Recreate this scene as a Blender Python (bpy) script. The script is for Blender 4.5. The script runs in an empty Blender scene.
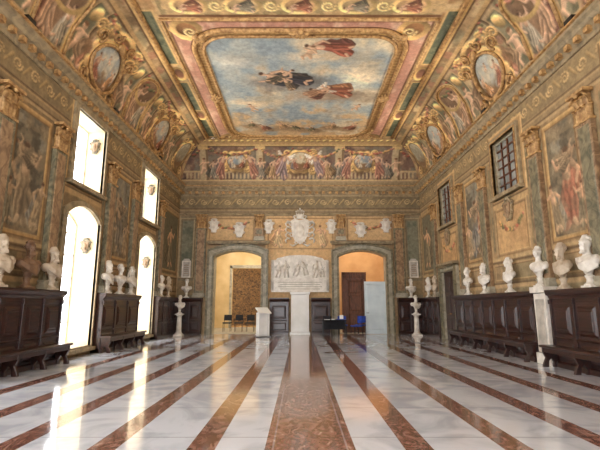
import bpy, bmesh, math, random
import numpy as np
from mathutils import Vector, Matrix
random.seed(7)
W=6.2; D=21.7; YB=-3.0; ZC=7.45; HC=9.6; CW=1.6; CB=1.35
PI=math.pi
sc=bpy.context.scene
try:
    sc.view_settings.view_transform='Standard'
    sc.view_settings.look='None'
except Exception as e: print(e)
# ---------------------------------------------------------------- colours
def lin(c):
    c=np.asarray(c,dtype=float)/255.0
    return np.where(c<=0.04045,c/12.92,((c+0.055)/1.055)**2.4)
def L4(c):
    l=lin(c); return (float(l[0]),float(l[1]),float(l[2]),1.0)
MATS={}
def mat(name,c1,c2=None,scale=4.0,rough=0.6,metal=0.0,bump=0.0,dist=0.0,coat=0.0,stretch=(1,1,1),lo=0.35,hi=0.65):
    if name in MATS: return MATS[name]
    m=bpy.data.materials.new(name); m.use_nodes=True
    nt=m.node_tree; b=nt.nodes['Principled BSDF']
    b.inputs['Roughness'].default_value=rough; b.inputs['Metallic'].default_value=metal
    if coat: b.inputs['Coat Weight'].default_value=coat; b.inputs['Coat Roughness'].default_value=0.12
    tc=nt.nodes.new('ShaderNodeTexCoord'); mp=nt.nodes.new('ShaderNodeMapping'); mp.inputs['Scale'].default_value=stretch
    nt.links.new(tc.outputs['Object'],mp.inputs['Vector'])
    n=nt.nodes.new('ShaderNodeTexNoise'); n.inputs['Scale'].default_value=scale; n.inputs['Detail'].default_value=6; n.inputs['Distortion'].default_value=dist
    nt.links.new(mp.outputs['Vector'],n.inputs['Vector'])
    r=nt.nodes.new('ShaderNodeValToRGB'); r.color_ramp.elements[0].position=lo; r.color_ramp.elements[1].position=hi
    r.color_ramp.elements[0].color=L4(c1); r.color_ramp.elements[1].color=L4(c2 if c2 else [min(255,x*1.15) for x in c1])
    nt.links.new(n.outputs['Fac'],r.inputs['Fac']); nt.links.new(r.outputs['Color'],b.inputs['Base Color'])
    if bump:
        bp=nt.nodes.new('ShaderNodeBump'); bp.inputs['Strength'].default_value=bump; bp.inputs['Distance'].default_value=0.02
        nt.links.new(n.outputs['Fac'],bp.inputs['Height']); nt.links.new(bp.outputs['Normal'],b.inputs['Normal'])
    MATS[name]=m; return m
marble_w=mat('white_marble',(204,196,184),(234,228,218),5,0.35,bump=0.05)
marble_g=mat('grey_marble',(154,148,138),(198,190,178),4,0.4)
marble_old=mat('aged_marble',(170,152,130),(210,194,172),5,0.45)
backlit_terra=mat('backlit_terracotta',(92,66,48),(130,98,70),6,0.45)  # terracotta brown, backlit look of a left-hand bust put into the colour
wood=mat('dark_walnut',(34,15,12),(60,29,21),3,0.34,coat=0.25,stretch=(1,6,6),dist=1.0)
wood2=mat('brown_wood',(80,46,28),(116,70,44),3,0.45,stretch=(5,5,1),dist=1.0)
gold=mat('gilt_stucco',(142,104,62),(204,164,108),9,0.55,metal=0.05,bump=0.25)
stone=mat('painted_stone',(124,110,86),(172,152,118),3.5,0.6,dist=1.2,bump=0.1)
stoneg=mat('green_marble',(90,86,68),(142,132,104),3.0,0.42,dist=2.5)
stoneb=mat('brown_marble',(116,90,66),(168,138,104),3.0,0.42,dist=2.5)
stonep=mat('pale_grey_stone',(142,136,118),(182,174,154),3.0,0.5,dist=1.5)
cream=mat('cream_plaster',(222,200,162),(238,220,186),2.0,0.8)
whitep=mat('white_paint',(232,232,228),(244,244,242),2.0,0.5)
bluewhite=mat('pale_door_paint',(214,230,238),(228,242,248),2.0,0.4)
glassg=mat('dim_glass',(126,130,128),(168,172,166),1.5,0.2)  # opaque grey pane, dimness behind the lattice put into the colour
dark=mat('black_fabric',(16,16,20),(34,34,40),8,0.8)
blue=mat('blue_fabric',(24,52,140),(40,76,176),8,0.8)
metalm=mat('grey_metal',(90,92,96),(130,132,136),5,0.35,metal=0.8)
paper=mat('paper_white',(236,236,232),(246,246,244),3,0.6)
yellowp=mat('ochre_plaster',(206,180,130),(226,202,156),1.2,0.85)
orangep=mat('orange_plaster',(196,150,100),(216,172,122),1.2,0.85)
tapes=mat('tapestry_cloth',(58,42,30),(130,98,62),5,0.9,dist=2.0)
black=mat('black_metal',(14,14,15),(26,26,28),5,0.5)
# ---------------------------------------------------------------- mesh builder
class MB:
    def __init__(s): s.v=[];s.f=[];s.mi=[];s.sm=[];s.mats=[]
    def add(s,vs,fs,m,smooth=False,M=None):
        o=len(s.v)
        if M is not None: vs=[M@Vector(p) for p in vs]
        s.v.extend([tuple(p) for p in vs])
        if m not in s.mats: s.mats.append(m)
        k=s.mats.index(m)
        for f in fs: s.f.append(tuple(i+o for i in f)); s.mi.append(k); s.sm.append(smooth)
    def box(s,x0,x1,y0,y1,z0,z1,m,M=None):
        vs=[(x0,y0,z0),(x1,y0,z0),(x1,y1,z0),(x0,y1,z0),(x0,y0,z1),(x1,y0,z1),(x1,y1,z1),(x0,y1,z1)]
        s.add(vs,[(0,3,2,1),(4,5,6,7),(0,1,5,4),(1,2,6,5),(2,3,7,6),(3,0,4,7)],m,False,M)
    def panel(s,x0,x1,y0,y1,z0,z1,bv,m,M=None):
        vs=[(x0,y0,z0),(x1,y0,z0),(x1,y0,z1),(x0,y0,z1),(x0+bv,y1,z0+bv),(x1-bv,y1,z0+bv),(x1-bv,y1,z1-bv),(x0+bv,y1,z1-bv)]
        s.add(vs,[(0,1,2,3),(4,7,6,5),(0,4,5,1),(1,5,6,2),(2,6,7,3),(3,7,4,0)],m,False,M)
    def lathe(s,prof,m,n=20,M=None,sx=1,sy=1,smooth=True):
        vs=[];fs=[]
        for r,z in prof:
            for i in range(n):
                a=2*PI*i/n; vs.append((r*math.cos(a)*sx,r*math.sin(a)*sy,z))
        for j in range(len(prof)-1):
            for i in range(n):
                a=j*n+i;b=j*n+(i+1)%n
                fs.append((a,b,b+n,a+n))
        fs.append(tuple(range(n-1,-1,-1))); fs.append(tuple((len(prof)-1)*n+i for i in range(n)))
        s.add(vs,fs,m,smooth,M)
    def ell(s,c,r,m,n=12,M=None,rot=None):
        T=Matrix.Translation(c)
        if rot: T=T@Matrix.Rotation(rot[0],4,rot[1])
        T=T@Matrix.Diagonal((r[0],r[1],r[2],1))
        if M is not None: T=M@T
        prof=[(math.sin(PI*j/n)if 0<j<n else 0.02,-math.cos(PI*j/n)) for j in range(n+1)]
        s.lathe(prof,m,n,T)
    def tube(s,pts,rs,m,n=8,M=None):
        pts=[Vector(p) for p in pts]; vs=[];fs=[]
        if not hasattr(rs,'__len__'): rs=[rs]*len(pts)
        for i,p in enumerate(pts):
            d=(pts[min(i+1,len(pts)-1)]-pts[max(i-1,0)]).normalized()
            up=Vector((0,0,1)) if abs(d.z)<0.9 else Vector((0,1,0))
            a=d.cross(up).normalized(); b=a.cross(d)
            for k in range(n):
                t=2*PI*k/n; vs.append(p+(a*math.cos(t)+b*math.sin(t))*rs[i])
        for j in range(len(pts)-1):
            for k in range(n):
                a=j*n+k;b=j*n+(k+1)%n
                fs.append((a,b,b+n,a+n))
        fs.append(tuple(range(n-1,-1,-1))); fs.append(tuple((len(pts)-1)*n+k for k in range(n)))
        s.add(vs,fs,m,True,M)
    def prism(s,poly,h0,h1,m,M=None,smooth=False):
        n=len(poly)
        vs=[(p[0],p[1],h0) for p in poly]+[(p[0],p[1],h1) for p in poly]
        fs=[tuple(range(n-1,-1,-1)),tuple(range(n,2*n))]+[(i,(i+1)%n,(i+1)%n+n,i+n) for i in range(n)]
        s.add(vs,fs,m,smooth,M)
    def mesh(s,name):
        me=bpy.data.meshes.new(name); me.from_pydata(s.v,[],s.f)
        for m in s.mats: me.materials.append(m)
        me.polygons.foreach_set('material_index',s.mi); me.polygons.foreach_set('use_smooth',s.sm)
        me.update(); return me
    def obj(s,name,loc=(0,0,0),rz=0,bevel=0):
        return place(s.mesh(name),name,loc,rz,bevel)
def place(me,name,loc=(0,0,0),rz=0,bevel=0,scale=1):
    o=bpy.data.objects.new(name,me); bpy.context.collection.objects.link(o)
    o.location=loc; o.rotation_euler=(0,0,rz); o.scale=(scale,)*3
    if bevel:
        b=o.modifiers.new('bevel','BEVEL'); b.width=bevel; b.segments=2; b.limit_method='ANGLE'
    return o
MX=Matrix(((1,0,0,0),(0,0,1,0),(0,1,0,0),(0,0,0,1)))
MPROF=Matrix(((0,0,1,0),(1,0,0,0),(0,1,0,0),(0,0,0,1)))
# ---------------------------------------------------------------- painter
_rng=np.random.default_rng(3)
_T=_rng.random((256,256))
def vn(x,y,s=0):
    x=x+s*17.31; y=y+s*9.77
    xi=np.floor(x).astype(int); yi=np.floor(y).astype(int); fx=x-xi; fy=y-yi
    fx=fx*fx*(3-2*fx); fy=fy*fy*(3-2*fy)
    a=_T[xi%256,yi%256];b=_T[(xi+1)%256,yi%256];c=_T[xi%256,(yi+1)%256];d=_T[(xi+1)%256,(yi+1)%256]
    return (a*(1-fx)+b*fx)*(1-fy)+(c*(1-fx)+d*fx)*fy
def fbm(x,y,o=4,s=0):
    r=0;a=.5;t=0
    for k in range(o):
        r=r+a*vn(x*2**k,y*2**k,s+k*3); t+=a; a*=.55
    return r/t
def ss(d,w): return np.clip(d/w+0.5,0,1)
class Cv:
    def __init__(s,us,vs,base=(150,120,80)):
        s.us=np.asarray(us);s.vs=np.asarray(vs)
        s.U,s.V=np.meshgrid(s.us,s.vs); s.C=np.zeros(s.U.shape+(3,))+np.array(base,float)
        s.soft=0.035
    def sl(s,x0,x1,y0,y1):
        i0,i1=np.searchsorted(s.us,[x0,x1]); j0,j1=np.searchsorted(s.vs,[y0,y1])
        return slice(j0,j1),slice(i0,i1)
    def put(s,S,m,c,al=1):
        m=(m*al)[...,None]; s.C[S]=s.C[S]*(1-m)+np.asarray(c,float)*m
    def noise(s,c,sc=1,th=.5,w=.2,al=1,seed=0,box=None,st=(1,1)):
        S=s.sl(*(box or (-1e3,1e3,-1e3,1e3)))
        if s.U[S].size==0: return
        n=fbm(s.U[S]*sc*st[0],s.V[S]*sc*st[1],4,seed); s.put(S,np.clip((n-th)/w+.5,0,1),c,al)
    def rect(s,x0,x1,y0,y1,c,al=1,soft=None):
        so=soft or s.soft; S=s.sl(x0-so,x1+so,y0-so,y1+so); U=s.U[S];V=s.V[S]
        if U.size==0: return
        s.put(S,np.minimum(np.minimum(ss(U-x0,so),ss(x1-U,so)),np.minimum(ss(V-y0,so),ss(y1-V,so))),c,al)
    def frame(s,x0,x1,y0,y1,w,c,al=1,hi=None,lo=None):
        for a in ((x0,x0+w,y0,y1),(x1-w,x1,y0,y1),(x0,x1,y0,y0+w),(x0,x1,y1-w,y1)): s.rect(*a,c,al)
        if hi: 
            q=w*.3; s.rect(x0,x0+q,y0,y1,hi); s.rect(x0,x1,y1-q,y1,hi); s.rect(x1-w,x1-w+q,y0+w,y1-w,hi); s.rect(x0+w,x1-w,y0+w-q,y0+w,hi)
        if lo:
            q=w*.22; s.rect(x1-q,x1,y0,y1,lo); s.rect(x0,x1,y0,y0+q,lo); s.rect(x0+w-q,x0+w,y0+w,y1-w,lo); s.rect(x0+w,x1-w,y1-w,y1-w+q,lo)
    def ell(s,cx,cy,rx,ry,c,al=1,rot=0,soft=None,wob=0,shade=.3,ring=None,seed=0):
        R=max(rx,ry)*1.15+wob+.05; S=s.sl(cx-R,cx+R,cy-R,cy+R); U=s.U[S]-cx;V=s.V[S]-cy
        if U.size==0: return
        if wob:
            U=U+(fbm((U+cx)*4,(V+cy)*4,3,seed)-.5)*wob*2; V=V+(fbm((U+cx)*4,(V+cy)*4,3,seed+9)-.5)*wob*2
        a=U*math.cos(rot)+V*math.sin(rot); b=-U*math.sin(rot)+V*math.cos(rot)
        q=np.sqrt((a/rx)**2+(b/ry)**2); r=min(rx,ry); so=soft or s.soft
        m=ss((1-q)*r,so)
        if ring: m=m*ss((q-1)*r+ring,so)
        col=np.asarray(c,float)
        if shade:
            k=1+shade*np.clip((-U*.5+V*.8)/max(rx,ry),-1,1); col=np.clip(col*k[...,None],0,255)
        s.put(S,m,col,al)
    def cap(s,x0,y0,x1,y1,r0,r1,c,al=1,shade=.25,fold=0,seed=0,wob=0):
        R=max(r0,r1)+.08+wob; S=s.sl(min(x0,x1)-R,max(x0,x1)+R,min(y0,y1)-R,max(y0,y1)+R); U=s.U[S];V=s.V[S]
        if U.size==0: return
        if wob:
            U=U+(vn(U*5,V*5,seed)-.5)*wob*2; V=V+(vn(U*5,V*5,seed+5)-.5)*wob*2
        dx=x1-x0;dy=y1-y0;l2=dx*dx+dy*dy+1e-9
        t=np.clip(((U-x0)*dx+(V-y0)*dy)/l2,0,1); r=r0+(r1-r0)*t
        ex=U-x0-dx*t; ey=V-y0-dy*t; d=np.sqrt(ex**2+ey**2)
        m=ss(r-d,s.soft*.9); side=(ex*-.5+ey*.8)/np.maximum(r,1e-3)
        k=1+shade*np.clip(side,-1,1)
        if fold: 
            cr=(ex*dy-ey*dx)/math.sqrt(l2); k=k*(1+fold*np.sin(cr/max(r0,r1)*7+seed+3*t))
        s.put(S,m,np.clip(np.asarray(c,float)*k[...,None],0,255),al)
SK=(208,166,132)
def fig(c,x,y,h,rot,robe,robe2=None,seed=0,skin=SK,wings=False,flip=1):
    r=random.Random(seed+11); robe2=robe2 or tuple(v*.7 for v in robe)
    cs,sn=math.cos(rot),math.sin(rot)
    def T(a,b): a*=flip; return (x+h*(cs*a-sn*b), y+h*(sn*a+cs*b))
    def cap(a,b,r0,r1,col,**k): c.cap(*T(*a),*T(*b),r0*h,r1*h,col,**k)
    if wings:
        for q in range(5): cap((.03,.72),(.35-.04*q,.95-.1*q),.03,.05,(226,214,196),fold=.1)
        for q in range(4): cap((-.03,.72),(-.3+.04*q,.9-.1*q),.03,.05,(200,186,166),fold=.1)
    a1=r.uniform(-.12,.1); b1=r.uniform(-.1,.12)
    cap((-.12,.62),(-.26+a1,.2),.09,.12,robe2,fold=.18,seed=seed,wob=.03*h)
    cap((-.26+a1,.2),(-.12,.05),.11,.09,robe2,fold=.18,seed=seed+1,wob=.03*h)
    cap((.0,.48),(.08+b1,.06),.12,.14,robe,fold=.22,seed=seed+2,wob=.02*h)
    cap((.02,.5),(-.08,.1),.11,.11,robe,fold=.2,seed=seed+3,wob=.02*h)
    cap((.1+b1,.08),(.17+b1,.02),.035,.03,skin); cap((-.06,.06),(-.1,.0),.035,.03,skin)
    cap((0,.5),(.02,.74),.1,.095,tuple(v*1.08 for v in robe),fold=.12,seed=seed+4)
    cap((.02,.62),(.02,.76),.07,.07,skin)
    e=r.uniform(.55,.9)
    cap((.1,.76),(.22,.5+.3*e),.04,.032,skin); cap((.22,.5+.3*e),(.3,.4+.6*e),.032,.022,skin)
    cap((-.08,.76),(-.2,.64),.042,.034,skin); cap((-.2,.64),(-.14,.5),.032,.024,skin)
    cap((.02,.8),(.03,.86),.03,.03,skin)
    X,Y=T(.035,.91); c.ell(X,Y,.05*h,.062*h,skin,rot=rot,shade=.2)
    X,Y=T(.02,.94); c.ell(X,Y,.055*h,.04*h,(88,62,46),rot=rot,shade=.1)
def putto(c,x,y,h,rot=0,flip=1):
    cs,sn=math.cos(rot),math.sin(rot)
    def T(a,b): a*=flip; return (x+h*(cs*a-sn*b), y+h*(sn*a+cs*b))
    def cap(a,b,r0,r1,col,**k): c.cap(*T(*a),*T(*b),r0*h,r1*h,col,**k)
    s=(208,168,132)
    cap((0,.35),(0,.65),.14,.13,s); cap((.05,.32),(.2,.12),.1,.07,s);cap((.2,.12),(.1,-.05),.07,.05,s);cap((-.05,.32),(-.18,.1),.1,.07,s)
    cap((.1,.68),(.32,.72),.06,.045,s);cap((-.1,.68),(-.28,.55),.06,.045,s)
    X,Y=T(0,.86); c.ell(X,Y,.11*h,.11*h,s,shade=.25); X,Y=T(0,.93); c.ell(X,Y,.1*h,.06*h,(124,86,58),shade=.1)
def scroll(c,x,y,r,col,flip=1,w=.05,turns=1.4):
    px,py=x+r,y; n=16
    for i in range(1,n+1):
        a=2*PI*turns*i/n; rr=r*(1-i/n*.75); nx=x+rr*math.cos(a); ny=y+flip*rr*math.sin(a)
        c.cap(px,py,nx,ny,w*(1-.4*i/n),w*(1-.4*i/n),col,shade=.45); px,py=nx,ny
def cartouche(c,x,y,rx,ry,inner=(120,140,160),g=(208,166,104),figc=None,seed=0,up=0):
    d=(110,80,52); r=random.Random(seed+100)
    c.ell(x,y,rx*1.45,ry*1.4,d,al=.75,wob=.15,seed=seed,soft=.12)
    for sx in (-1,1):
        for sy in (-1,1):
            scroll(c,x+sx*rx*1.08,y+sy*ry*.85,min(rx,ry)*.4,g,flip=sx*sy,w=.07)
    for k in range(8):
        a=2*PI*k/8+.39; c.ell(x+rx*.98*math.cos(a),y+ry*.98*math.sin(a),rx*.36,ry*.3,g,shade=.55)
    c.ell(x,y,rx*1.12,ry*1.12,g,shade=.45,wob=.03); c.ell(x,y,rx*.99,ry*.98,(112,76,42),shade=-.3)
    c.ell(x,y,rx*.93,ry*.92,inner,shade=.2)
    S=c.sl(x-rx,x+rx,y-ry,y+ry)
    if c.U[S].size: 
        n=fbm(c.U[S]*3,c.V[S]*3,3,seed)
        q=np.sqrt(((c.U[S]-x)/rx)**2+((c.V[S]-y)/ry)**2); c.put(S,ss(.9-q,.1)*np.clip((n-.5)*5+.5,0,1),(214,200,168),.8)
        c.put(S,ss(.9-q,.1)*np.clip((.35-(c.V[S]-y)/ry-.6+(n-.5))*4,0,1),(128,92,60),.9)
    if figc:
        fig(c,x-.35*rx,y-ry*.75,ry*1.15,up+.25,figc,(120,108,104),seed); fig(c,x+.45*rx,y-ry*.7,ry*1.0,up-.4,r.choice([(186,136,90),(140,138,132),(150,90,66)]),None,seed+2,flip=-1); putto(c,x+.1*rx,y+.2*ry,ry*.4,.4)
def garland(c,x0,x1,y,sag,seed=0,cols=((154,84,66),(104,104,70),(200,154,94),(174,114,94))):
    r=random.Random(seed); n=max(6,int(abs(x1-x0)/.07))
    for i in range(n+1):
        t=i/n; yy=y-sag*4*t*(1-t)
        c.ell(x0+(x1-x0)*t+r.uniform(-.03,.03),yy+r.uniform(-.04,.04),.06+.05*math.sin(PI*t),.055,r.choice(cols),shade=.5)
def frescomat():
    m=bpy.data.materials.new('fresco_paint'); m.use_nodes=True; nt=m.node_tree; b=nt.nodes['Principled BSDF']
    a=nt.nodes.new('ShaderNodeVertexColor'); a.layer_name='paint'
    tc=nt.nodes.new('ShaderNodeTexCoord'); n=nt.nodes.new('ShaderNodeTexNoise'); n.inputs['Scale'].default_value=6; n.inputs['Detail'].default_value=12; n.inputs['Roughness'].default_value=.72
    nt.links.new(tc.outputs['Object'],n.inputs['Vector'])
    r=nt.nodes.new('ShaderNodeMapRange'); r.inputs['From Min'].default_value=.3; r.inputs['From Max'].default_value=.7; r.inputs['To Min'].default_value=.68; r.inputs['To Max'].default_value=1.3
    nt.links.new(n.outputs['Fac'],r.inputs['Value'])
    mx=nt.nodes.new('ShaderNodeVectorMath'); mx.operation='SCALE'
    nt.links.new(a.outputs['Color'],mx.inputs[0]); nt.links.new(r.outputs['Result'],mx.inputs['Scale'])
    nt.links.new(mx.outputs['Vector'],b.inputs['Base Color']); b.inputs['Roughness'].default_value=.7
    b.inputs['Specular IOR Level'].default_value=.3
    return m
fresco=frescomat()
def gridobj(name,P,C,mask=None,smooth=True,fade=0,fc=(206,178,138),mul=1.0,sat=1.0,tint=(1,1,1)):
    C=C*(1-fade)+np.array(fc,float)*fade
    g=C.mean(-1,keepdims=True); C=(g+(C-g)*sat)*mul*np.array(tint)
    nv,nu=P.shape[:2]
    idx=np.arange(nv*nu).reshape(nv,nu)
    q=np.stack([idx[:-1,:-1],idx[:-1,1:],idx[1:,1:],idx[1:,:-1]],-1).reshape(-1,4)
    if mask is not None: q=q[mask.reshape(-1)]
    me=bpy.data.meshes.new(name); me.vertices.add(nv*nu); me.vertices.foreach_set('co',P.reshape(-1).astype(np.float32))
    me.loops.add(q.size); me.loops.foreach_set('vertex_index',q.reshape(-1).astype(np.int32))
    me.polygons.add(len(q)); me.polygons.foreach_set('loop_start',(np.arange(len(q))*4).astype(np.int32))
    me.update(calc_edges=True)
    ca=me.color_attributes.new('paint','FLOAT_COLOR','POINT')
    rgba=np.ones((nv*nu,4),np.float32); rgba[:,:3]=lin(np.clip(C,0,255)).reshape(-1,3); ca.data.foreach_set('color',rgba.reshape(-1))
    me.materials.append(fresco)
    if smooth: me.polygons.foreach_set('use_smooth',np.ones(len(q),bool))
    o=bpy.data.objects.new(name,me); bpy.context.collection.objects.link(o); return o
def relief_h(C):
    h=C.mean(-1)/255.0
    for _ in range(2):
        p=np.pad(h,1,mode='edge'); h=(p[:-2,1:-1]+p[2:,1:-1]+p[1:-1,:-2]+p[1:-1,2:]+2*h)/6
    return h-.5
def yarr(y1,a=9.0,fine=.035): return np.unique(np.concatenate([np.arange(YB,a,.12),np.arange(a,y1,fine),[y1]]))
PL=5.17; CL=12.03; PR=5.35; CR=12.4
LWC=[CL+PL*k for k in (-2,-1,0,1)]; RWC=[CR+PR*k for k in (-2,-1,0,1)]
LPIL=sorted([c+s*1.55 for c in LWC for s in (-1,1)]); RPIL=sorted([c+s*1.65 for c in RWC for s in (-1,1)])
SKY=(3.45,16.0,4.28,1.15)
WT=(1.03,1.0,.95)
# ---------------------------------------------------------------- flat ceiling fresco
def paint_ceiling():
    xs=np.linspace(-(W-CW),W-CW,262); ys=yarr(D-CB,9.5,.034)
    c=Cv(xs,ys,(194,158,108))
    c.noise((154,114,74),1.3,.5,.25,.8,1); c.noise((216,186,136),2.2,.58,.15,.7,2); c.noise((130,120,84),1.7,.62,.1,.5,3)
    flat=np.zeros(c.U.shape)
    for k,(yc,hl) in enumerate(((SKY[1],SKY[2]),(6.2,3.9))):
        x1,rr=SKY[0],SKY[3]
        qx=np.abs(c.U)-(x1-rr); qy=np.abs(c.V-yc)-(hl-rr)
        d=np.where(np.maximum(qx,qy)<0, rr-np.maximum(qx,qy), rr-np.sqrt(np.maximum(qx,0)**2+np.maximum(qy,0)**2))
        S=(slice(None),slice(None))
        out=np.minimum(x1+.62-np.abs(c.U),hl+.5-np.abs(c.V-yc))
        c.put(S,ss(out,.04),(192,138,116)); nn=fbm(c.U*4,c.V*1.5,4,5)
        c.put(S,ss(out,.04)*np.clip((nn-.5)*5,0,1),(216,176,148),.8)
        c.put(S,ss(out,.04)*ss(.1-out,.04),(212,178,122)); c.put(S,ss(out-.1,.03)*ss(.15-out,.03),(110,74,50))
        for sx in (-1,1):
            for sy in (-1,1):
                X,Y=sx*(x1-.0),yc+sy*(hl-.0); c.ell(X,Y,.5,.5,(208,166,104),shade=.4,wob=.06); c.ell(X,Y,.3,.3,(136,94,58),shade=-.3); scroll(c,X-sx*.1,Y-sy*.1,.22,(230,196,134),w=.05)
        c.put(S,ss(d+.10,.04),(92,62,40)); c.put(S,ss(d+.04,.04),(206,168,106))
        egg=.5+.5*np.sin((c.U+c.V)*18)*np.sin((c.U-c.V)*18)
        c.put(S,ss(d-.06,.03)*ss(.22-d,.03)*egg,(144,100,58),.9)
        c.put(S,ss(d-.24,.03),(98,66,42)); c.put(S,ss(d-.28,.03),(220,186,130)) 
        sky=ss(d-.36,.04); flat=np.maximum(flat,sky)
        n=fbm(c.U*.7+.3,c.V*.55,5,21); n2=fbm(c.U*1.8,c.V*1.5,5,8); t=np.clip((c.V-(yc-hl))/(2*hl),0,1)
        col=np.zeros(c.C.shape)+np.array((146,160,166.))
        def mx(a,b,m): return a*(1-m[...,None])+np.array(b,float)*m[...,None]
        col=mx(col,(184,188,178),np.clip((n2-.42)*4,0,1)*.8)
        col=mx(col,(226,208,172),np.clip((n-.46+.10*c.U/3.3+.10*(t-.4))*4,0,1))
        col=mx(col,(204,176,136),np.clip((n2-.48)*5,0,1)*np.clip((n-.46)*6,0,1)*.7)
        col=mx(col,(140,126,112),np.clip((t-.55+(n-.5)*1.4)*4,0,1)*np.clip((n2-.38)*4,0,1)*.8)
        col=mx(col,(210,176,130),np.clip((t-.74+(n2-.5)*.9)*6,0,1))
        c.put(S,sky,col)
    c.ell(-.5,14.9,1.4,.55,(130,124,116),wob=.3,soft=.4); c.ell(1.1,15.9,1.5,.5,(166,144,120),wob=.3,soft=.4); c.ell(.9,13.1,1.1,.3,(210,188,154),wob=.25,soft=.3)
    c.ell(-1.8,16.5,.9,.4,(220,200,164),wob=.3,soft=.4); c.ell(2.3,14.2,.7,.9,(228,210,176),wob=.3,soft=.5); c.ell(-2.2,13.4,.7,.35,(196,194,180),wob=.3,soft=.4)
    fig(c,.35,14.9,2.0,PI*.62,(56,54,60),(80,72,66),4); fig(c,-1.1,14.9,1.3,PI*1.25,(90,80,66),(58,58,64),5); fig(c,-.3,15.4,1.0,PI*.9,(110,92,72),(70,64,62),15)
    fig(c,2.0,15.6,1.7,PI*.55,(142,82,60),(164,112,78),6); fig(c,.3,15.9,1.2,PI*1.3,(164,120,90),(104,68,54),7,wings=True)
    fig(c,1.7,12.75,1.6,PI*.55,(142,78,60),(112,70,60),8); putto(c,.2,13.3,.8,PI*1.1); putto(c,-1.9,17.3,.7,PI*.9); putto(c,2.3,17.2,.6,PI*1.1)
    for x,y,q in ((-2.3,18.9,9),(-1.6,19.3,10),(-.8,19.1,16),(-.1,19.3,11),(.6,19.4,12),(1.4,19.1,13),(2.2,19.2,14)):
        c.ell(x,y,.5,.25,(156,128,96),wob=.15,soft=.15); fig(c,x,y,.6+.1*(q%3),PI*(1+.2*math.sin(q)),random.Random(q).choice([(144,90,68),(100,102,104),(178,140,98),(116,108,78)]),None,q)
    for sx in (-1,1):
        a,b=sorted((sx*4.2,sx*4.56))
        for y0,y1 in ((10.9,13.6),(14.9,17.2),(18.2,20.1),(5.6,8.4),(0.4,3)):
            c.rect(a-.03,b+.03,y0-.08,y1+.08,(212,174,112)); c.rect(a+.04,b-.04,y0,y1,(84,90,70)); c.noise((118,120,90),5,.5,.1,.7,4,(a+.05,b-.05,y0,y1))
        for y in (14.25,17.7,9.8,4.5):
            c.ell(sx*4.35,y,.24,.45,(214,172,106),shade=.5); c.ell(sx*4.35,y,.15,.3,(128,86,64))
    for yb in (10.95,):
        c.rect(-4.07,4.07,yb-.72,yb+.12,(196,162,112)); c.noise((140,124,86),2.5,.5,.1,.7,4,(-4,4,yb-.72,yb+.12))
        c.rect(-4.07,4.07,yb+.1,yb+.2,(120,82,54)); c.rect(-4.0,4.0,yb-.8,yb-.7,(222,188,126))
        for x in (-3.1,-1.6,0,1.6,3.1):
            c.ell(x,yb-.3,.55,.36,(226,188,120),shade=.45); c.ell(x,yb-.3,.42,.25,(190,150,104) if abs(x)!=1.6 else (176,148,104),shade=-.3)
            fig(c,x+.3,yb-.2,.7,PI*.5,(154,96,72) if abs(x)!=1.6 else (130,120,100),None,3)
        for x in (-2.35,-.8,.8,2.35): scroll(c,x,yb-.3,.22,(228,194,128),w=.05)
    X,Y=np.meshgrid(xs,ys); Z=HC-relief_h(c.C)*.07*(1-flat)*np.clip((4.55-np.abs(X))/.1,0,1)
    P=np.stack([X,Y,Z],-1)
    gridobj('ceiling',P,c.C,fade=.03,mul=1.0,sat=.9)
paint_ceiling()
def rr_path(x1,yc,hl,r):
    pts=[]
    for cx,cy,a0 in ((x1-r,yc+hl-r,0),(-x1+r,yc+hl-r,.5),(-x1+r,yc-hl+r,1),(x1-r,yc-hl+r,1.5)):
        for i in range(11): a=(a0+.5*i/10)*PI; pts.append((cx+r*math.cos(a),cy+r*math.sin(a)))
    return pts+[pts[0]]
mb=MB()
for off,rad in ((0.0,.08),(.30,.05)):
    mb.tube([(a,b,HC-.03) for a,b in rr_path(SKY[0]-off,SKY[1],SKY[2]-off,SKY[3]-off*.8)],rad,gold)
x=SKY[0]+.62;p=[(x,SKY[1]-SKY[2]-.5),(x,SKY[1]+SKY[2]+.02),(-x,SKY[1]+SKY[2]+.02),(-x,SKY[1]-SKY[2]-.5),(x,SKY[1]-SKY[2]-.5)]
mb.tube([(a,b,HC-.02) for a,b in p],.06,gold)
for sx in (-1,1): mb.tube([(sx*4.57,YB,HC-.04),(sx*4.57,20.2,HC-.04)],.07,gold)
# shell and leaf clusters at the middle of each side and at the corners of the frame
for (cx,cy,a0) in ((0,SKY[1]-SKY[2],PI/2),(0,SKY[1]+SKY[2],-PI/2),(SKY[0],SKY[1],PI),(-SKY[0],SKY[1],0),(SKY[0]-.25,SKY[1]-SKY[2]+.25,PI*.75),(-SKY[0]+.25,SKY[1]-SKY[2]+.25,PI*.25),(SKY[0]-.25,SKY[1]+SKY[2]-.25,-PI*.75),(-SKY[0]+.25,SKY[1]+SKY[2]-.25,-PI*.25)):
    for k in range(7):
        a=a0+(k-3)*.42; mb.tube([(cx,cy,HC-.08),(cx+.2*math.cos(a),cy+.2*math.sin(a),HC-.12),(cx+.36*math.cos(a),cy+.36*math.sin(a),HC-.06)],[.04,.06,.02],gold,6)
    mb.ell((cx,cy,HC-.1),(.13,.13,.08),gold,10)
mb.obj('trim_1')
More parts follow.
